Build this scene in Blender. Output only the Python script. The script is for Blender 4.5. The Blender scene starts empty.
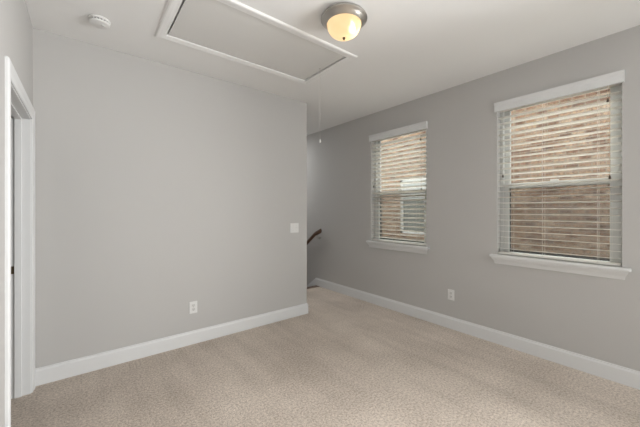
import bpy, bmesh, math, random
from mathutils import Vector, Matrix
random.seed(7)
R = math.radians
C = bpy.context.scene.collection
S = bpy.context.scene

# ------------------------------------------------------------------ measures
H = 2.74                       # ceiling height
XL, XC, XR = -0.297, 2.289, 3.281   # left wall, free end of back wall, right wall
YB = 3.152                     # back wall
YS = 4.20                      # top edge of the stairs
YE = 6.6                       # end of the stairwell
YR = -3.0                      # wall behind the camera
T = 0.16                       # outer wall thickness
BW = 6.30                      # neighbour's brick face

# ------------------------------------------------------------------ camera
cam = bpy.data.objects.new('camera', bpy.data.cameras.new('camera'))
C.objects.link(cam)
cam.location = (0, 0, 1.348)
cam.rotation_euler = (R(90), 0, R(51.467 - 90))
cam.data.sensor_width = 36
cam.data.lens = 298.35 / 640 * 36
cam.data.shift_y = -3.5 / 640
cam.data.clip_start = 0.02
S.camera = cam

# ------------------------------------------------------------------ world, lights, exposure
S.view_settings.view_transform = 'Standard'
S.view_settings.look = 'None'
S.view_settings.exposure = 0.06
S.view_settings.gamma = 1.0
S.view_settings.use_curve_mapping = False
S.cycles.max_bounces = 12
S.cycles.diffuse_bounces = 8
S.cycles.transparent_max_bounces = 16

world = bpy.data.worlds.new('sky')
S.world = world
world.use_nodes = True
bg = world.node_tree.nodes['Background']
bg.inputs['Color'].default_value = (0.93, 0.97, 1.0, 1)
bg.inputs['Strength'].default_value = 5.0


def area(name, loc, rot, sx, sy, power, col=(1, 1, 1), spread=180):
    l = bpy.data.lights.new(name, 'AREA')
    l.shape = 'RECTANGLE'
    l.size, l.size_y = sx, sy
    l.energy = power
    l.color = col
    l.spread = R(spread)
    o = bpy.data.objects.new(name, l)
    o.location = loc
    o.rotation_euler = rot
    C.objects.link(o)
    return o


# added fill lights in place of daylight, at two added windows behind the camera
area('fill_light_side', (XR - 0.28, -0.68, 1.42), (R(89), 0, R(73)), 1.2, 1.3, 84, (0.98, 0.985, 0.983), 112)
area('fill_light_rear', (2.4, YR + 0.03, 1.62), (R(90), 0, R(0)), 1.4, 1.5, 30, (0.98, 0.985, 0.983), 115)
# added fill light over the lower stairs, without a fixture
area('fill_light_stairwell', (2.72, 5.55, H - 0.04), (0, 0, 0), 0.6, 1.2, 26, (0.98, 0.985, 0.983))


sun = bpy.data.objects.new('sun', bpy.data.lights.new('sun', 'SUN'))
sun.data.energy = 6.5
sun.data.angle = R(3)
sun.data.color = (1.0, 0.97, 0.92)
sun.rotation_euler = Vector((-0.54, -0.22, -0.82)).to_track_quat('-Z', 'Y').to_euler()
C.objects.link(sun)

# ------------------------------------------------------------------ materials
def mat(name, col, rough=0.6, metal=0.0, spec=0.5):
    m = bpy.data.materials.new(name)
    m.use_nodes = True
    b = m.node_tree.nodes['Principled BSDF']
    b.inputs['Base Color'].default_value = (*col, 1)
    b.inputs['Roughness'].default_value = rough
    b.inputs['Metallic'].default_value = metal
    b.inputs['Specular IOR Level'].default_value = spec
    return m, m.node_tree, b


def coords(nt, scale=(1, 1, 1), rot=(0, 0, 0)):
    tc = nt.nodes.new('ShaderNodeTexCoord')
    mp = nt.nodes.new('ShaderNodeMapping')
    mp.inputs['Scale'].default_value = scale
    mp.inputs['Rotation'].default_value = rot
    nt.links.new(tc.outputs['Object'], mp.inputs['Vector'])
    return mp.outputs['Vector']


def noise(nt, vec, scale, detail=2, rough=0.5):
    n = nt.nodes.new('ShaderNodeTexNoise')
    n.inputs['Scale'].default_value = scale
    n.inputs['Detail'].default_value = detail
    n.inputs['Roughness'].default_value = rough
    nt.links.new(vec, n.inputs['Vector'])
    return n.outputs['Fac']


def ramp(nt, fac, stops):
    r = nt.nodes.new('ShaderNodeValToRGB')
    e = r.color_ramp.elements
    while len(e) < len(stops):
        e.new(0.5)
    for k, (p, c) in enumerate(stops):
        e[k].position = p
        e[k].color = (*c, 1)
    nt.links.new(fac, r.inputs['Fac'])
    return r.outputs['Color']


def mixc(nt, a, b, fac, mode='MIX'):
    m = nt.nodes.new('ShaderNodeMix')
    m.data_type = 'RGBA'
    m.blend_type = mode
    for sock, val in ((m.inputs[6], a), (m.inputs[7], b)):
        if isinstance(val, tuple):
            sock.default_value = (*val, 1)
        else:
            nt.links.new(val, sock)
    if isinstance(fac, float):
        m.inputs[0].default_value = fac
    else:
        nt.links.new(fac, m.inputs[0])
    return m.outputs[2]


def bump(nt, b, h, strength, dist):
    n = nt.nodes.new('ShaderNodeBump')
    n.inputs['Strength'].default_value = strength
    n.inputs['Distance'].default_value = dist
    nt.links.new(h, n.inputs['Height'])
    nt.links.new(n.outputs['Normal'], b.inputs['Normal'])


def paint(name, col, rough, grain=0.12):
    m, nt, b = mat(name, col, rough, spec=0.35)
    v = coords(nt)
    d = tuple(c * 0.975 for c in col)
    nt.links.new(mixc(nt, col, d, noise(nt, v, 2.2, 3)), b.inputs['Base Color'])
    bump(nt, b, noise(nt, v, 420, 2), grain, 0.001)
    return m


M_WALL = paint('greige_wall_paint', (0.475, 0.467, 0.455), 0.75)
M_CEIL = paint('ceiling_paint', (0.80, 0.80, 0.795), 0.9)
M_TRIM = paint('white_trim_paint', (0.665, 0.672, 0.675), 0.38, 0.03)
M_HATCH = paint('hatch_paint', (0.66, 0.655, 0.64), 0.6, 0.03)
M_VINYL = paint('white_vinyl', (0.60, 0.605, 0.59), 0.35, 0.02)
M_SLAT = paint('faux_wood_white', (0.86, 0.85, 0.82), 0.42, 0.04)
nt = M_SLAT.node_tree                 # thin white slats let some daylight through
pb, mo = nt.nodes['Principled BSDF'], nt.nodes['Material Output']
tl = nt.nodes.new('ShaderNodeBsdfTranslucent')
tl.inputs['Color'].default_value = (0.86, 0.84, 0.79, 1)
mx = nt.nodes.new('ShaderNodeMixShader')
mx.inputs[0].default_value = 0.3
nt.links.new(pb.outputs[0], mx.inputs[1])
nt.links.new(tl.outputs[0], mx.inputs[2])
nt.links.new(mx.outputs[0], mo.inputs['Surface'])
M_PLATE = paint('white_plastic', (0.70, 0.70, 0.69), 0.3, 0.0)
M_DEVICE = paint('white_plastic_device', (0.62, 0.62, 0.605), 0.3, 0.0)
M_DARK, _, _ = mat('dark_slot', (0.03, 0.028, 0.025), 0.6)
M_NICKEL, nt, b = mat('brushed_nickel', (0.48, 0.46, 0.43), 0.3, 1.0)
bump(nt, b, noise(nt, coords(nt, (1, 1, 60)), 60, 2), 0.12, 0.001)
M_BRASS, _, _ = mat('aged_bronze', (0.16, 0.12, 0.08), 0.4, 1.0)
M_CORD, _, _ = mat('white_cord', (0.55, 0.53, 0.50), 0.8)
M_TANCORD, _, _ = mat('tan_cord', (0.32, 0.25, 0.18), 0.8)
M_TASSEL, nt, b = mat('dark_wood_tassel', (0.05, 0.03, 0.018), 0.45)

# dark stained wood of the handrail and stairs
M_WOOD, nt, b = mat('dark_stained_wood', (0.06, 0.03, 0.016), 0.35)
v = coords(nt, (12, 2, 12))
nt.links.new(ramp(nt, noise(nt, v, 6, 4, 0.6), [(0.3, (0.065, 0.033, 0.019)), (0.7, (0.135, 0.070, 0.040))]), b.inputs['Base Color'])

# cut pile carpet
M_CARPET, nt, b = mat('beige_carpet', (0.40, 0.33, 0.26), 1.0, spec=0.05)
v = coords(nt)
broad = ramp(nt, noise(nt, v, 1.6, 3, 0.55), [(0.32, (0.49, 0.42, 0.355)), (0.68, (0.62, 0.54, 0.465))])
vs = coords(nt, (4.5, 0.55, 1.0), (0, 0, R(3)))
streak = ramp(nt, noise(nt, vs, 1.7, 2, 0.5), [(0.34, (0.83, 0.82, 0.81)), (0.55, (1.0, 1.0, 1.0))])
c1 = mixc(nt, broad, streak, 0.55, 'MULTIPLY')
tuft = ramp(nt, noise(nt, v, 64, 4, 0.85), [(0.38, (0.56, 0.55, 0.54)), (0.60, (1.20, 1.20, 1.20))])
c2 = mixc(nt, c1, tuft, 0.9, 'MULTIPLY')
nt.links.new(c2, b.inputs['Base Color'])
b.inputs['Sheen Weight'].default_value = 0.15
b.inputs['Sheen Roughness'].default_value = 0.6
bump(nt, b, noise(nt, v, 90, 3, 0.7), 0.7, 0.008)

# window glass: mostly clear, a weak mirror at grazing angles
M_GLASS = bpy.data.materials.new('clear_glass')
M_GLASS.use_nodes = True
nt = M_GLASS.node_tree
nt.nodes.clear()
out = nt.nodes.new('ShaderNodeOutputMaterial')
mx = nt.nodes.new('ShaderNodeMixShader')
tr = nt.nodes.new('ShaderNodeBsdfTransparent')
tr.inputs['Color'].default_value = (0.93, 0.95, 0.94, 1)
gl = nt.nodes.new('ShaderNodeBsdfGlossy')
gl.inputs['Roughness'].default_value = 0.02
lw = nt.nodes.new('ShaderNodeLayerWeight')     # Schlick: 4 % head on, rising at grazing angles
lw.inputs['Blend'].default_value = 0.5
pw = nt.nodes.new('ShaderNodeMath')
pw.operation = 'POWER'
pw.inputs[1].default_value = 5.0
ml = nt.nodes.new('ShaderNodeMath')
ml.operation = 'MULTIPLY_ADD'
ml.inputs[1].default_value = 0.96
ml.inputs[2].default_value = 0.03
nt.links.new(lw.outputs['Facing'], pw.inputs[0])
nt.links.new(pw.outputs[0], ml.inputs[0])
nt.links.new(ml.outputs[0], mx.inputs[0])
nt.links.new(tr.outputs[0], mx.inputs[1])
nt.links.new(gl.outputs[0], mx.inputs[2])
nt.links.new(mx.outputs[0], out.inputs['Surface'])

# insect screen: dark weave with open holes
M_SCREEN = bpy.data.materials.new('screen_mesh')
M_SCREEN.use_nodes = True
nt = M_SCREEN.node_tree
nt.nodes.clear()
out = nt.nodes.new('ShaderNodeOutputMaterial')
mx = nt.nodes.new('ShaderNodeMixShader')
mx.inputs[0].default_value = 0.20
tr = nt.nodes.new('ShaderNodeBsdfTransparent')
df = nt.nodes.new('ShaderNodeBsdfDiffuse')
df.inputs['Color'].default_value = (0.06, 0.06, 0.06, 1)
nt.links.new(tr.outputs[0], mx.inputs[1])
nt.links.new(df.outputs[0], mx.inputs[2])
nt.links.new(mx.outputs[0], out.inputs['Surface'])

# alabaster glass of the ceiling light: frosted, thin enough to let the bulb through
M_ALAB = bpy.data.materials.new('alabaster_glass')
M_ALAB.use_nodes = True
nt = M_ALAB.node_tree
nt.nodes.clear()
out = nt.nodes.new('ShaderNodeOutputMaterial')
v = coords(nt)
swirl = ramp(nt, noise(nt, v, 9, 4, 0.6), [(0.3, (1.0, 0.62, 0.30)), (0.7, (1.0, 0.74, 0.44))])
em = nt.nodes.new('ShaderNodeEmission')
em.inputs['Strength'].default_value = 0.40
nt.links.new(swirl, em.inputs['Color'])
tl = nt.nodes.new('ShaderNodeBsdfTranslucent')
tl.inputs['Color'].default_value = (0.9, 0.8, 0.62, 1)
tr = nt.nodes.new('ShaderNodeBsdfTransparent')
tr.inputs['Color'].default_value = (1.0, 0.9, 0.75, 1)
gl = nt.nodes.new('ShaderNodeBsdfGlossy')
gl.inputs['Roughness'].default_value = 0.2
m1 = nt.nodes.new('ShaderNodeMixShader')
m1.inputs[0].default_value = 0.22
nt.links.new(tl.outputs[0], m1.inputs[1])
nt.links.new(tr.outputs[0], m1.inputs[2])
m2 = nt.nodes.new('ShaderNodeMixShader')
m2.inputs[0].default_value = 0.05
nt.links.new(m1.outputs[0], m2.inputs[1])
nt.links.new(gl.outputs[0], m2.inputs[2])
ad = nt.nodes.new('ShaderNodeAddShader')
nt.links.new(m2.outputs[0], ad.inputs[0])
nt.links.new(em.outputs[0], ad.inputs[1])
nt.links.new(ad.outputs[0], out.inputs['Surface'])

M_BULB = bpy.data.materials.new('glowing_bulb')
M_BULB.use_nodes = True
b = M_BULB.node_tree.nodes['Principled BSDF']
b.inputs['Base Color'].default_value = (0.9, 0.88, 0.82, 1)
b.inputs['Emission Color'].default_value = (1.0, 0.82, 0.58, 1)
b.inputs['Emission Strength'].default_value = 5.0

# neighbour's brick
M_BRICK, nt, b = mat('tan_brick', (0.4, 0.3, 0.22), 0.9, spec=0.2)
tc = nt.nodes.new('ShaderNodeTexCoord')
sp = nt.nodes.new('ShaderNodeSeparateXYZ')
cb = nt.nodes.new('ShaderNodeCombineXYZ')
nt.links.new(tc.outputs['Object'], sp.inputs[0])
nt.links.new(sp.outputs['Y'], cb.inputs['X'])
nt.links.new(sp.outputs['Z'], cb.inputs['Y'])
bk = nt.nodes.new('ShaderNodeTexBrick')
bk.inputs['Scale'].default_value = 1.0
bk.inputs['Brick Width'].default_value = 0.165
bk.inputs['Row Height'].default_value = 0.058
bk.inputs['Mortar Size'].default_value = 0.008
bk.inputs['Bias'].default_value = 0.0
bk.inputs['Color1'].default_value = (0, 0, 0, 1)
bk.inputs['Color2'].default_value = (1, 1, 1, 1)
bk.inputs['Mortar'].default_value = (0.5, 0.5, 0.5, 1)
nt.links.new(cb.outputs[0], bk.inputs['Vector'])
tone = ramp(nt, bk.outputs['Color'], [(0.0, (0.09, 0.05, 0.032)), (0.2, (0.155, 0.086, 0.052)), (0.55, (0.205, 0.124, 0.076)),
                                      (0.8, (0.235, 0.152, 0.098)), (1.0, (0.29, 0.21, 0.15))])
speck = ramp(nt, noise(nt, tc.outputs['Object'], 24, 3, 0.75), [(0.38, (0.34, 0.31, 0.29)), (0.5, (1.0, 1.0, 1.0)), (0.66, (1.5, 1.46, 1.42))])
tone = mixc(nt, tone, speck, 0.9, 'MULTIPLY')
nt.links.new(mixc(nt, tone, (0.21, 0.17, 0.135), bk.outputs['Fac']), b.inputs['Base Color'])
M_GRASS, nt, b = mat('lawn', (0.10, 0.14, 0.05), 0.9)
nt.links.new(ramp(nt, noise(nt, coords(nt), 14, 4, 0.7), [(0.3, (0.05, 0.08, 0.02)), (0.7, (0.15, 0.19, 0.08))]), b.inputs['Base Color'])
M_DARKPANE, _, _ = mat('dark_window_pane', (0.13, 0.13, 0.115), 0.15)
M_FARFRAME, _, _ = mat('far_window_frame', (0.42, 0.41, 0.38), 0.5)
M_FARBLIND, _, _ = mat('far_roller_blind', (0.30, 0.30, 0.28), 0.8)
M_SHINGLE, nt, b = mat('grey_shingle', (0.12, 0.11, 0.10), 0.9)


# ------------------------------------------------------------------ helpers
class MB:
    """collects shapes in a bmesh and links them as ONE mesh object"""

    def __init__(self):
        self.bm = bmesh.new()

    def box(self, x0, x1, y0, y1, z0, z1, bev=0.0, seg=2):
        t = bmesh.new()
        bmesh.ops.create_cube(t, size=1)
        for v in t.verts:
            v.co = Vector(((x0 + x1) / 2 + v.co.x * (x1 - x0), (y0 + y1) / 2 + v.co.y * (y1 - y0), (z0 + z1) / 2 + v.co.z * (z1 - z0)))
        if bev:
            bmesh.ops.bevel(t, geom=t.edges[:], offset=bev, segments=seg, profile=0.5, affect='EDGES')
        self._merge(t)
        return self

    def _merge(self, t, mtx=None):
        if mtx is not None:
            t.transform(mtx)
        me = bpy.data.meshes.new('tmp')
        t.to_mesh(me)
        t.free()
        self.bm.from_mesh(me)
        bpy.data.meshes.remove(me)

    def lathe(self, prof, c=(0, 0, 0), axis='Z', n=48):
        """prof: (radius, height) pairs turned round an axis through c"""
        t = bmesh.new()
        rings = []
        for r, h in prof:
            if r < 1e-6:
                rings.append([t.verts.new((0, 0, h))])
            else:
                rings.append([t.verts.new((r * math.cos(2 * math.pi * k / n), r * math.sin(2 * math.pi * k / n), h)) for k in range(n)])
        for a, b_ in zip(rings, rings[1:]):
            for k in range(n):
                k2 = (k + 1) % n
                if len(a) == 1 and len(b_) == 1:
                    continue
                if len(a) == 1:
                    t.faces.new((a[0], b_[k], b_[k2]))
                elif len(b_) == 1:
                    t.faces.new((a[k], b_[0], a[k2]))
                else:
                    t.faces.new((a[k], b_[k], b_[k2], a[k2]))
        m = Matrix.Translation(c)
        if axis == 'Y':
            m = m @ Matrix.Rotation(R(-90), 4, 'X')
        elif axis == 'X':
            m = m @ Matrix.Rotation(R(90), 4, 'Y')
        bmesh.ops.recalc_face_normals(t, faces=t.faces[:])
        self._merge(t, m)
        return self

    def tube(self, pts, r, n=10):
        pts = [Vector(p) for p in pts]
        t = bmesh.new()
        rings = []
        for k, p in enumerate(pts):
            d = (pts[min(k + 1, len(pts) - 1)] - pts[max(k - 1, 0)]).normalized()
            up = Vector((0, 0, 1)) if abs(d.z) < 0.95 else Vector((1, 0, 0))
            s = d.cross(up).normalized()
            u = s.cross(d)
            rings.append([t.verts.new(p + r * (math.cos(2 * math.pi * q / n) * s + math.sin(2 * math.pi * q / n) * u)) for q in range(n)])
        for a, b_ in zip(rings, rings[1:]):
            for q in range(n):
                t.faces.new((a[q], a[(q + 1) % n], b_[(q + 1) % n], b_[q]))
        t.faces.new(rings[0])
        t.faces.new(rings[-1])
        bmesh.ops.recalc_face_normals(t, faces=t.faces[:])
        self._merge(t)
        return self

    def sweep(self, prof, pts, side):
        """prof: (out, up) outline kept square to 'side' (horizontal unit vector), carried along pts"""
        t = bmesh.new()
        s = Vector(side)
        rings = [[t.verts.new(Vector(p) + s * a + Vector((0, 0, 1)) * b_) for a, b_ in prof] for p in pts]
        n = len(prof)
        for a, b_ in zip(rings, rings[1:]):
            for q in range(n):
                t.faces.new((a[q], a[(q + 1) % n], b_[(q + 1) % n], b_[q]))
        t.faces.new(rings[0])
        t.faces.new(rings[-1])
        bmesh.ops.recalc_face_normals(t, faces=t.faces[:])
        self._merge(t)
        return self

    def prism(self, rings):
        """rings of equal length joined one after the other, capped at both ends"""
        t = bmesh.new()
        vs = [[t.verts.new(p) for p in ring] for ring in rings]
        n = len(rings[0])
        for a, b_ in zip(vs, vs[1:]):
            for q in range(n):
                t.faces.new((a[q], a[(q + 1) % n], b_[(q + 1) % n], b_[q]))
        t.faces.new(vs[0])
        t.faces.new(vs[-1])
        bmesh.ops.recalc_face_normals(t, faces=t.faces[:])
        self._merge(t)
        return self

    def build(self, name, m, parent=None, smooth=False):
        me = bpy.data.meshes.new(name)
        self.bm.to_mesh(me)
        self.bm.free()
        me.materials.append(m)
        if smooth:
            for p in me.polygons:
                p.use_smooth = True
            try:
                me.set_sharp_from_angle(angle=R(35))
            except Exception:
                pass
        o = bpy.data.objects.new(name, me)
        C.objects.link(o)
        if parent:
            o.parent = parent
        return o


def tag(o, label, cat, group=None, kind=None):
    o['label'] = label
    o['category'] = cat
    if group:
        o['group'] = group
    if kind:
        o['kind'] = kind
    return o


def thing(name, label, cat, loc=(0, 0, 0), rotz=0.0, group=None, kind=None):
    o = bpy.data.objects.new(name, None)
    o.empty_display_size = 0.1
    C.objects.link(o)
    o.location = loc
    o.rotation_euler = (0, 0, rotz)
    return tag(o, label, cat, group, kind)


def struct(name, mb, m, label, cat):
    return tag(mb.build(name, m), label, cat, kind='structure')


# ------------------------------------------------------------------ room shell
# hatch opening in the ceiling
HX0, HX1, HY0, HY1 = 0.518, 1.878, 1.968, 2.612
fl = MB().box(XL - 1.4, XR, YR, YB, -0.22, 0)
fl.box(XC, XR, YB, YS - 0.09, -0.22, 0)
struct('floor', fl, M_CARPET, 'beige cut pile carpet running through the whole room', 'floor')

cl = MB()
ax0, ax1, ay0, ay1 = XL - 1.4, XR + T, YR - T, YE + T
cl.box(ax0, HX0, ay0, ay1, H, H + 0.1).box(HX1, ax1, ay0, ay1, H, H + 0.1)
cl.box(HX0, HX1, ay0, HY0, H, H + 0.1).box(HX0, HX1, HY1, ay1, H, H + 0.1)
cl.box(ax0, ax1, ay0, ay1, H + 0.1, H + 0.25)
struct('ceiling', cl, M_CEIL, 'plain white painted ceiling over the room and the stairs', 'ceiling')

struct('wall_back', MB().box(XL - 0.12, XC, YB, YE, -3.0, H), M_WALL,
       'pale greige wall with two electric plates that ends at a free corner', 'wall')

# right wall with its window openings
WZ0, WZ1 = 0.902, 2.42
WIN = [(2.485, 0.447), (0.799, 0.447), (-0.68, 0.74)]      # centre along the wall, half width; the last window is added
wr = MB()
y = YR - T
for yc, hw in sorted(WIN):
    wr.box(XR, XR + T, y, yc - hw, -3.0, H)
    wr.box(XR, XR + T, yc - hw, yc + hw, -3.0, WZ0)
    wr.box(XR, XR + T, yc - hw, yc + hw, WZ1, H)
    y = yc + hw
wr.box(XR, XR + T, y, YE + T, -3.0, H)
struct('wall_right', wr, M_WALL, 'greige outer wall pierced by windows with white blinds', 'wall')

# left wall with the doorway
DY0, DY1, DZ = 2.175, 3.055, 2.03
wl = MB().box(XL - 0.12, XL, YR - T, DY0, -0.22, H).box(XL - 0.12, XL, DY1, YB, -0.22, H).box(XL - 0.12, XL, DY0, DY1, DZ, H)
struct('wall_left', wl, M_WALL, 'greige wall at the edge of the view with a cased doorway', 'wall')
rx0, rx1 = 1.65, 3.15  # opening for the added rear window
wq = MB().box(XL - 1.4, rx0, YR - T, YR, -0.22, H).box(rx1, XR + T, YR - T, YR, -0.22, H)
wq.box(rx0, rx1, YR - T, YR, -0.22, WZ0).box(rx0, rx1, YR - T, YR, WZ1, H)
struct('wall_rear', wq, M_WALL, 'greige wall behind the viewpoint with an added wide window', 'wall')
struct('wall_closet', MB().box(XL - 1.5, XL - 1.4, YR - T, YB + 0.12, -0.22, H).box(XL - 1.5, XL - 0.12, YB, YB + 0.12, -0.22, H)
       .box(XL - 1.4, XL - 0.12, 1.6, 1.7, 0.0, H), M_WALL, 'greige walls of the dim space beyond the doorway', 'wall')
struct('wall_stairwell', MB().box(XC, XR, YE, YE + T, -3.0, H), M_WALL, 'greige wall at the foot of the stairwell', 'wall')

# baseboards
BP = [(0, 0), (0.015, 0), (0.015, 0.108), (0.0125, 0.116), (0.009, 0.121), (0.0075, 0.133), (0, 0.133)]


def base(name, pts, side, label):
    return struct(name, MB().sweep(BP, pts, side), M_TRIM, label, 'baseboard')


# back wall board turns the free corner
bb = MB()
rings = []
for px, py, sx, sy in ((XL, YB, 0, -1), (XC, YB, 1, -1), (XC, YS - 0.02, 1, 0)):
    rings.append([(px + sx * a, py + sy * a, b_) for a, b_ in BP])
bb.prism(rings)
struct('baseboard_back', bb, M_TRIM, 'white baseboard along the back wall and round its free corner', 'baseboard')
base('baseboard_right', [(XR, YR, 0), (XR, 4.225, 0)], (-1, 0, 0), 'white baseboard below the two windows')
base('baseboard_left', [(XL, YR, 0), (XL, DY0 - 0.083, 0)], (1, 0, 0), 'white baseboard on the wall with the doorway')
base('baseboard_rear', [(XL, YR, 0), (XR, YR, 0)], (0, 1, 0), 'white baseboard behind the viewpoint')

# ------------------------------------------------------------------ doorway: jamb, stop, casing
door = thing('door_1', 'white cased doorway in the left wall, standing open', 'doorway', (XL, (DY0 + DY1) / 2, 0), 0, kind='structure')
hw = (DY1 - DY0) / 2
j = MB().box(-0.12, 0.0, hw - 0.018, hw, 0, DZ).box(-0.12, 0.0, -hw, -hw + 0.018, 0, DZ).box(-0.12, 0.0, -hw, hw, DZ - 0.018, DZ)
j.build('jamb', M_TRIM, door)
s0, s1 = -0.084, -0.046
st = MB().box(s0, s1, hw - 0.030, hw - 0.018, 0, DZ - 0.018, 0.002).box(s0, s1, -hw + 0.018, -hw + 0.030, 0, DZ - 0.018, 0.002)
st.box(s0, s1, -hw + 0.018, hw - 0.018, DZ - 0.030, DZ - 0.018, 0.002)
st.build('stop', M_TRIM, door)
cw = 0.083
hz = DZ - 0.01


def casing(side):
    # flat inner edge, thicker rounded outer edge; mitred frame of three boards on one face of the wall
    prof = [(0.0, 0.0), (0.0, 0.008), (0.006, 0.011), (0.03, 0.012), (0.045, 0.0155), (0.07, 0.018), (0.078, 0.016), (cw, 0.010), (cw, 0.0)]
    x0 = 0.0 if side > 0 else -0.12
    i = hw - 0.010
    rings = []
    for (sy, z0, fy, fz) in ((-i, 0, -1, 0), (-i, hz, -1, 1), (i, hz, 1, 1), (i, 0, 1, 0)):
        rings.append([(x0 + side * t, sy + fy * w, z0 + fz * w) for w, t in prof])
    return MB().prism(rings)


casing(1).build('casing', M_TRIM, door)
casing(-1).build('casing', M_TRIM, door)
MB().box(-0.104, -0.086, hw - 0.0188, hw - 0.0172, 0.890, 0.945).build('strike_plate', M_BRASS, door)


# ------------------------------------------------------------------ windows
def window(name, yc, hw, label, full=True):
    """local x runs along the wall, local y into the room"""
    w = thing(name, label, 'window', (XR, yc, 0), R(90), kind='structure')
    z0, z1 = WZ0, WZ1
    ya, yb = -0.145, -0.075
    f = MB()
    fw = 0.030
    f.box(-hw, -hw + fw, ya, yb, z0, z1, 0.002).box(hw - fw, hw, ya, yb, z0, z1, 0.002)
    f.box(-hw + fw, hw - fw, ya, yb, z1 - fw, z1, 0.002).box(-hw + fw, hw - fw, ya, yb, z0, z0 + 0.018, 0.002)
    f.build('frame', M_VINYL, w)
    a = hw - fw
    zm = 1.588

    def sash(nm, zb, zt, y0, y1, rb, rt):
        s = MB()
        sw = 0.049
        s.box(-a, -a + sw, y0, y1, zb, zt, 0.002).box(a - sw, a, y0, y1, zb, zt, 0.002)
        s.box(-a + sw, a - sw, y0, y1, zb, zb + rb, 0.002).box(-a + sw, a - sw, y0, y1, zt - rt, zt, 0.002)
        so = s.build(nm, M_VINYL, w)
        ym = (y0 + y1) / 2
        MB().box(-a + sw, a - sw, ym - 0.002, ym + 0.002, zb + rb, zt - rt).build('pane', M_GLASS, so)
        return so

    sash('lower_sash', z0 + 0.014, zm + 0.026, -0.108, -0.082, 0.010, 0.048)
    up = sash('upper_sash', zm - 0.026, z1 - fw + 0.004, -0.138, -0.112, 0.048, 0.034)
    # sash lock on the meeting rail
    MB().box(-0.03, 0.03, -0.106, -0.084, zm + 0.026, zm + 0.040, 0.003).build('sash_lock', M_VINYL, w)
    sc = MB()
    b0, b1 = -0.158, -0.147
    e = 0.014
    sc.box(-a, -a + e + 0.03, b0, b1, z0 + 0.01, zm).box(a - e - 0.03, a, b0, b1, z0 + 0.01, zm)
    sc.box(-a, a, b0, b1, z0 + 0.005, z0 + 0.04).box(-a, a, b0, b1, zm - 0.012, zm)
    sf = sc.build('screen_frame', M_DARK, w)
    MB().box(-a + e, a - e, -0.1535, -0.1525, z0 + 0.02, zm - 0.008).build('insect_screen', M_SCREEN, sf)
    # stool with horns, and the apron below with mitred returns
    s = MB().box(-hw, hw, -0.076, 0.002, z0 - 0.026, z0 - 0.001)
    s.box(-hw - 0.053, hw + 0.053, 0.0, 0.048, z0 - 0.026, z0, 0.006, 3)
    s.build('stool', M_TRIM, w)
    prof = [(0.0, 0.0), (0.0, 0.012), (0.010, 0.0145), (0.030, 0.021), (0.048, 0.032), (0.058, 0.037), (0.068, 0.037), (0.068, 0.0)]
    zb = z0 - 0.026 - 0.068
    rings = []
    for sx in (-1, 1):
        rings.append([(sx * (hw + 0.006 + 0.9 * t), t, zb + u) for u, t in prof])
    MB().prism(rings).build('apron', M_TRIM, w)
    return w


window('window_1', *WIN[0], 'white sash window nearer the stairs, behind a half open blind')
window('window_2', *WIN[1], 'white sash window farther from the stairs, looking onto bare brick')
w3 = window('added_window_side', *WIN[2], 'added wide white sash window behind the viewpoint on the outer wall')  # unseen window, added to go with the side fill light
w4 = window('added_window_rear', 0, 0.75, 'added wide white sash window in the wall behind the viewpoint')  # unseen too, added for the rear fill light
w4.location = ((rx0 + rx1) / 2, YR, 0)
w4.rotation_euler = (0, 0, 0)


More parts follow.
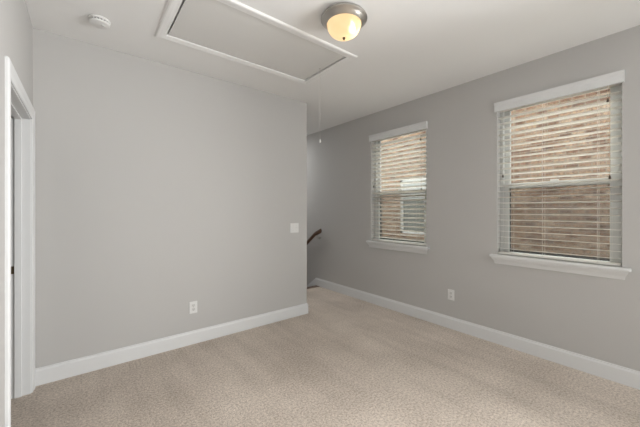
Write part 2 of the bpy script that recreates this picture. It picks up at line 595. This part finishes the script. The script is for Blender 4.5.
# ------------------------------------------------------------------ blinds
def blind(yc, hw, tilt, label):
    t = thing('window_blind', label, 'blind', (XR, yc, 0), R(90), 'white horizontal blinds on the right wall')
    top = WZ1
    # valance with a moulded face and returns at its ends
    prof = [(0.0, 0.003), (0.012, 0.003), (0.014, 0.0), (0.020, 0.002), (0.021, 0.055), (0.024, 0.064), (0.030, 0.074), (0.032, 0.09), (0.0, 0.09)]
    L = hw + 0.016
    vz = 2.336
    MB().prism([[(sx * L, p + 0.0005, vz + u) for p, u in prof] for sx in (-1, 1)]).build('valance', M_TRIM, t)
    a = hw - 0.006
    MB().box(-a, a, -0.062, -0.008, 2.340, top - 0.004, 0.003).build('headrail', M_SLAT, t)
    yc_, d, th = -0.036, 0.0635, 0.0032
    pitch = 0.0570
    zlo, n = 0.962, 25
    s = MB()
    ca, sa = math.cos(tilt), math.sin(tilt)
    for k in range(n):
        z = zlo + k * pitch
        if z > 2.315:
            break
        # slightly crowned slat with rounded edges, room edge raised
        pr = [(-0.5, -0.25), (-0.485, 0.3), (-0.25, 0.75), (0.0, 0.95), (0.25, 0.75), (0.485, 0.3), (0.5, -0.25), (0.25, -0.1), (0.0, 0.05), (-0.25, -0.1)]
        sag = random.uniform(-0.0008, 0.0008)
        rings = []
        for sx in (-1, 1):
            rings.append([(sx * a, yc_ + p * d * ca - q * th * sa, z + sag + p * d * sa + q * th * ca) for p, q in pr])
        s.prism(rings)
    s.build('slats', M_SLAT, t)
    MB().box(-a, a, yc_ - 0.028, yc_ + 0.028, WZ0 + 0.006, WZ0 + 0.024, 0.004).build('bottom_rail', M_SLAT, t)
    rise = 0.5 * d * sa
    for lx in (0.320, 0.065, -0.305):
        # ladder: a cord in front and one behind the slats
        lad = MB()
        for p in (-1, 1):
            yy = yc_ + p * (0.5 * d * ca + 0.0022)
            lad.tube([(lx, yy, WZ0 + 0.02), (lx, yy, top - 0.03)], 0.0009, 6)
        lad.build('ladder_cord', M_CORD, t)
    fy = yc_ + 0.5 * d + 0.006
    tas = [(0, 0.030), (0.0035, 0.029), (0.006, 0.022), (0.0085, 0.008), (0.0085, 0.003), (0.006, 0), (0, 0)]
    for lx, zt, mcord, nm in ((-0.379, 1.594, M_TANCORD, 'tilt_cord'), (-0.367, 2.210, M_TANCORD, 'tilt_cord'), (0.392, 1.672, M_CORD, 'lift_cord')):
        c = MB().tube([(lx, fy, zt + 0.028), (lx, fy, top - 0.085), (lx, fy - 0.01, top - 0.05)], 0.0016, 6).build(nm, mcord, t)
        MB().lathe(tas, (lx, fy, zt), n=14).build('tassel', M_TASSEL, c, True)
    return t


blind(WIN[0][0], WIN[0][1], R(18), 'white horizontal blind nearer the stairs, neighbouring window seen through it')
blind(WIN[1][0], WIN[1][1], R(5.5), 'white horizontal blind farther from the stairs, only brick seen through it')


# ------------------------------------------------------------------ stairs
stair = thing('staircase', 'stairs going down beside the outer wall behind the free corner', 'stairs', (XC, YS, 0), 0)
W = XR - XC
MB().box(0.001, W - 0.001, -0.09, 0.012, -0.022, 0.004, 0.004).build('nosing', M_WOOD, stair)
rise, run = 0.187, 0.262
for k in range(1, 9):
    zt = -k * rise
    MB().box(0.004, W - 0.028, (k - 1) * run - 0.004, (k - 1) * run + 0.014, zt, -(k - 1) * rise - 0.026).build('riser', M_TRIM, stair)
    MB().box(0.004, W - 0.028, (k - 1) * run + 0.014, k * run + 0.024, zt - 0.026, zt, 0.004).build('tread', M_WOOD, stair)
# skirt board carried down the outer wall from the end of the baseboard
sk = MB()
m = rise / run
y0, y1 = 0.025, 2.2
sk.prism([[(W - 0.0005, y0, 0.133), (W - 0.0145, y0, 0.133), (W - 0.0145, y0, -0.20), (W - 0.0005, y0, -0.20)],
          [(W - 0.0005, y1, 0.133 - m * (y1 - y0)), (W - 0.0145, y1, 0.133 - m * (y1 - y0)),
           (W - 0.0145, y1, -0.20 - m * (y1 - y0)), (W - 0.0005, y1, -0.20 - m * (y1 - y0))]])
sk.build('skirt_board', M_TRIM, stair)

# handrail on the outer wall
rail = thing('handrail', 'dark stained wooden handrail fixed to the wall above the stairs', 'handrail', (XR, 4.0, 0), 0)
prof = []
for k in range(16):
    a = 2 * math.pi * k / 16
    prof.append((0.068 + 0.026 * math.cos(a), 0.039 * math.sin(a)))
pts = [(0, 0.022, 0.988), (0, 0.08, 0.962), (0, 0.17, 0.925), (0, 0.24, 0.876), (0, 0.41, 0.750), (0, 2.3, 0.750 - 1.89 * 0.715)]
MB().sweep(prof, pts, (-1, 0, 0)).build('rail', M_WOOD, rail, True)
for yb, zb in ((0.13, 0.910), (1.45, -0.03)):
    br = MB().tube([(0, yb, zb - 0.055), (-0.035, yb, zb - 0.062), (-0.062, yb, zb - 0.045), (-0.070, yb, zb - 0.005)], 0.0065, 10)
    br.box(-0.082, -0.058, yb - 0.028, yb + 0.028, zb - 0.010, zb - 0.004, 0.001)
    bo = br.build('bracket', M_NICKEL, rail, True)
    MB().lathe([(0, 0.0), (0.028, 0.0), (0.027, 0.006), (0.014, 0.011), (0, 0.011)], (0, yb, zb - 0.055), 'X', 24).build('rosette', M_NICKEL, bo, True)
for o in rail.children_recursive:
    if o.name.startswith('rosette'):
        for vv in o.data.vertices:
            vv.co.x = -vv.co.x

# ------------------------------------------------------------------ attic hatch
hx, hy = (HX0 + HX1) / 2, (HY0 + HY1) / 2
hatch = thing('attic_hatch', 'framed white pull-down attic hatch in the ceiling', 'attic hatch', (hx, hy, H), 0)
ha, hb = (HX1 - HX0) / 2, (HY1 - HY0) / 2
tp = [(0.0, 0.0), (0.0, 0.005), (0.004, 0.008), (0.022, 0.009), (0.034, 0.012), (0.055, 0.014), (0.064, 0.012), (0.071, 0.004), (0.071, 0.0)]
rings = []
for sx, sy in ((-1, -1), (1, -1), (1, 1), (-1, 1), (-1, -1)):
    rings.append([(sx * (ha - 0.002 + w), sy * (hb - 0.002 + w), -t) for w, t in tp])
MB().prism(rings).build('trim', M_CEIL, hatch)
MB().box(-ha + 0.017, ha - 0.017, -hb + 0.005, hb - 0.005, 0.001, 0.014, 0.001).build('panel', M_HATCH, hatch)
cx, cy = 1.832 - hx, 2.300 - hy
cord = MB().tube([(cx, cy, 0.004), (cx, cy, -0.695)], 0.0018, 8).build('pull_cord', M_CORD, hatch)
MB().lathe([(0, 0.034), (0.004, 0.033), (0.007, 0.024), (0.0085, 0.010), (0.007, 0.002), (0, 0)], (cx, cy, -0.728), n=16).build('pull_knob', M_PLATE, cord, True)
MB().lathe([(0, 0.0), (0.008, 0.0), (0.008, -0.003), (0.003, -0.006), (0, -0.006)], (cx, cy, 0.0), n=16).build('screw_eye', M_NICKEL, hatch, True)

# ------------------------------------------------------------------ ceiling light
lamp = thing('ceiling_light', 'round flush ceiling light with nickel ring and glowing alabaster dome', 'ceiling light', (1.47, 1.569, H), 0)
MB().lathe([(0, -0.001), (0.148, -0.001), (0.156, -0.008), (0.162, -0.018), (0.1655, -0.024), (0.1655, -0.029), (0.161, -0.033), (0.154, -0.037), (0.145, -0.046),
            (0.135, -0.056), (0.126, -0.062), (0.122, -0.060), (0.120, -0.050), (0.118, -0.010), (0, -0.010)], n=72).build('ring', M_NICKEL, lamp, True)
dome = []
for k in range(15):
    a = math.pi / 2 * k / 14
    dome.append((0.121 * math.cos(a) ** 0.85 if k < 14 else 0.0, -0.058 - 0.098 * math.sin(a)))
MB().lathe(dome, n=64).build('glass_dome', M_ALAB, lamp, True)
MB().lathe([(0, -0.150), (0.010, -0.152), (0.011, -0.158), (0.006, -0.161), (0.007, -0.166), (0.005, -0.171), (0, -0.172)], n=20).build('finial', M_BRASS, lamp, True)
bprof = [(0, -0.028), (0.014, -0.025), (0.024, -0.015), (0.028, 0.0), (0.025, 0.014), (0.016, 0.030), (0.013, 0.045), (0, 0.045)]
MB().lathe(bprof, (0.042, -0.040, -0.095), n=24).build('bulb', M_BULB, lamp, True)

# ------------------------------------------------------------------ smoke detector
sd = thing('smoke_detector', 'small round white smoke detector on the ceiling', 'smoke detector', (0.098, 2.715, H), 0)
MB().lathe([(0, -0.0005), (0.066, -0.0005), (0.068, -0.004), (0.067, -0.012), (0.063, -0.015), (0, -0.015)], n=40).build('base', M_PLATE, sd, True)
MB().lathe([(0, -0.013), (0.056, -0.013), (0.056, -0.024), (0, -0.024)], n=40).build('vent_band', M_DARK, sd, True)
ribs = MB()
for k in range(20):
    a = 2 * math.pi * k / 20
    t = bmesh.new()
    bmesh.ops.create_cube(t, size=1)
    ribs._merge(t, Matrix.Rotation(a, 4, 'Z') @ Matrix.Translation((0.057, 0, -0.0185)) @ Matrix.Diagonal((0.012, 0.007, 0.012, 1)))
ribs.build('rib', M_PLATE, sd)
MB().lathe([(0, -0.023), (0.062, -0.023), (0.063, -0.027), (0.058, -0.034), (0.040, -0.039), (0, -0.041)], n=40).build('cover', M_PLATE, sd, True)
MB().lathe([(0, -0.040), (0.011, -0.039), (0.011, -0.042), (0.009, -0.0435), (0, -0.0435)], (0.02, -0.012, 0), n=20).build('test_button', M_DEVICE, sd, True)


# ------------------------------------------------------------------ electric plates
def outlet(loc, rotz, label):
    t = thing('wall_outlet', label, 'outlet', loc, rotz, 'duplex outlets low on the walls')
    MB().box(-0.039, 0.039, 0.0005, 0.0065, -0.060, 0.060, 0.003, 3).build('plate', M_PLATE, t)
    for sz in (-1, 1):
        z = sz * 0.0195
        f = MB().box(-0.0165, 0.0165, 0.006, 0.0085, z - 0.0145, z + 0.0145, 0.002, 2).build('receptacle', M_DEVICE, t)
        MB().box(-0.0075, -0.0050, 0.0080, 0.0088, z - 0.002, z + 0.008).box(0.0050, 0.0075, 0.0080, 0.0088, z - 0.002, z + 0.007) \
            .box(-0.0022, 0.0022, 0.0080, 0.0088, z - 0.010, z - 0.0055).build('slot', M_DARK, f)
    MB().lathe([(0, 0.0), (0.0032, 0.0), (0.003, 0.0012), (0, 0.0016)], (0, 0.0064, 0), 'Y', 12).build('screw', M_NICKEL, t, True)
    return t


outlet((0.875, YB, 0.367), R(180), 'white duplex outlet low on the back wall beneath the light switch')
outlet((XR, 1.725, 0.384), R(90), 'white duplex outlet low on the outer wall between the two windows')

sw = thing('light_switch', 'white double light switch plate near the free corner of the back wall', 'light switch', (2.095, YB, 1.122), R(180))
MB().box(-0.063, 0.063, 0.0005, 0.0065, -0.060, 0.060, 0.003, 3).build('plate', M_PLATE, sw)
for sx in (-1, 1):
    x = sx * 0.023
    MB().box(x - 0.0060, x + 0.0060, 0.006, 0.0072, -0.0125, 0.0125).build('slot', M_DEVICE, sw)
    MB().prism([[(x - 0.0045, 0.006, -0.010), (x - 0.0045, 0.006, 0.010), (x - 0.0045, 0.017, 0.011), (x - 0.0045, 0.017, 0.004)],
                [(x + 0.0045, 0.006, -0.010), (x + 0.0045, 0.006, 0.010), (x + 0.0045, 0.017, 0.011), (x + 0.0045, 0.017, 0.004)]]).build('toggle', M_PLATE, sw)
    for z in (-0.030, 0.030):
        MB().lathe([(0, 0.0), (0.0032, 0.0), (0.003, 0.0012), (0, 0.0016)], (x, 0.0064, z), 'Y', 12).build('screw', M_NICKEL, sw, True)

# ------------------------------------------------------------------ outside
house = thing('brick_house', 'neighbouring tan brick house seen through the blinds', 'house', (BW, 2.0, -3.0), 0)
ny0, ny1, nz0, nz1 = 3.74 - 2.0, 4.66 - 2.0, 0.76 + 3.0, 2.12 + 3.0
bw = MB().box(0, 0.25, -9, ny0, 0, 7.0).box(0, 0.25, ny1, 12, 0, 7.0).box(0, 0.25, ny0, ny1, 0, nz0).box(0, 0.25, ny0, ny1, nz1, 7.0)
bw.build('brick_wall', M_BRICK, house)
nw = MB().box(0.02, 0.10, ny0, ny0 + 0.07, nz0, nz1, 0.004).box(0.02, 0.10, ny1 - 0.07, ny1, nz0, nz1, 0.004)
nw.box(0.02, 0.10, ny0, ny1, nz0, nz0 + 0.07, 0.004).box(0.02, 0.10, ny0, ny1, nz1 - 0.07, nz1, 0.004)
nw.box(0.03, 0.09, ny0, ny1, (nz0 + nz1) / 2 + 0.22, (nz0 + nz1) / 2 + 0.28, 0.004)
no = nw.build('window', M_FARFRAME, house)
MB().box(0.06, 0.07, ny0 + 0.05, ny1 - 0.05, nz0 + 0.05, nz1 - 0.05).build('pane', M_DARKPANE, no)
MB().box(-0.35, 0.6, -9.3, 12.3, 7.0, 7.15, 0.01).build('eave', M_VINYL, house)
MB().box(0.045, 0.055, ny0 + 0.07, ny1 - 0.07, (nz0 + nz1) / 2 + 0.15, nz1 - 0.07).build('window_blind', M_FARBLIND, no)
tag(MB().box(XR + T, BW, -8, 15, -3.2, -3.0).build('ground', M_GRASS), 'strip of lawn between the two houses', 'ground', kind='structure')
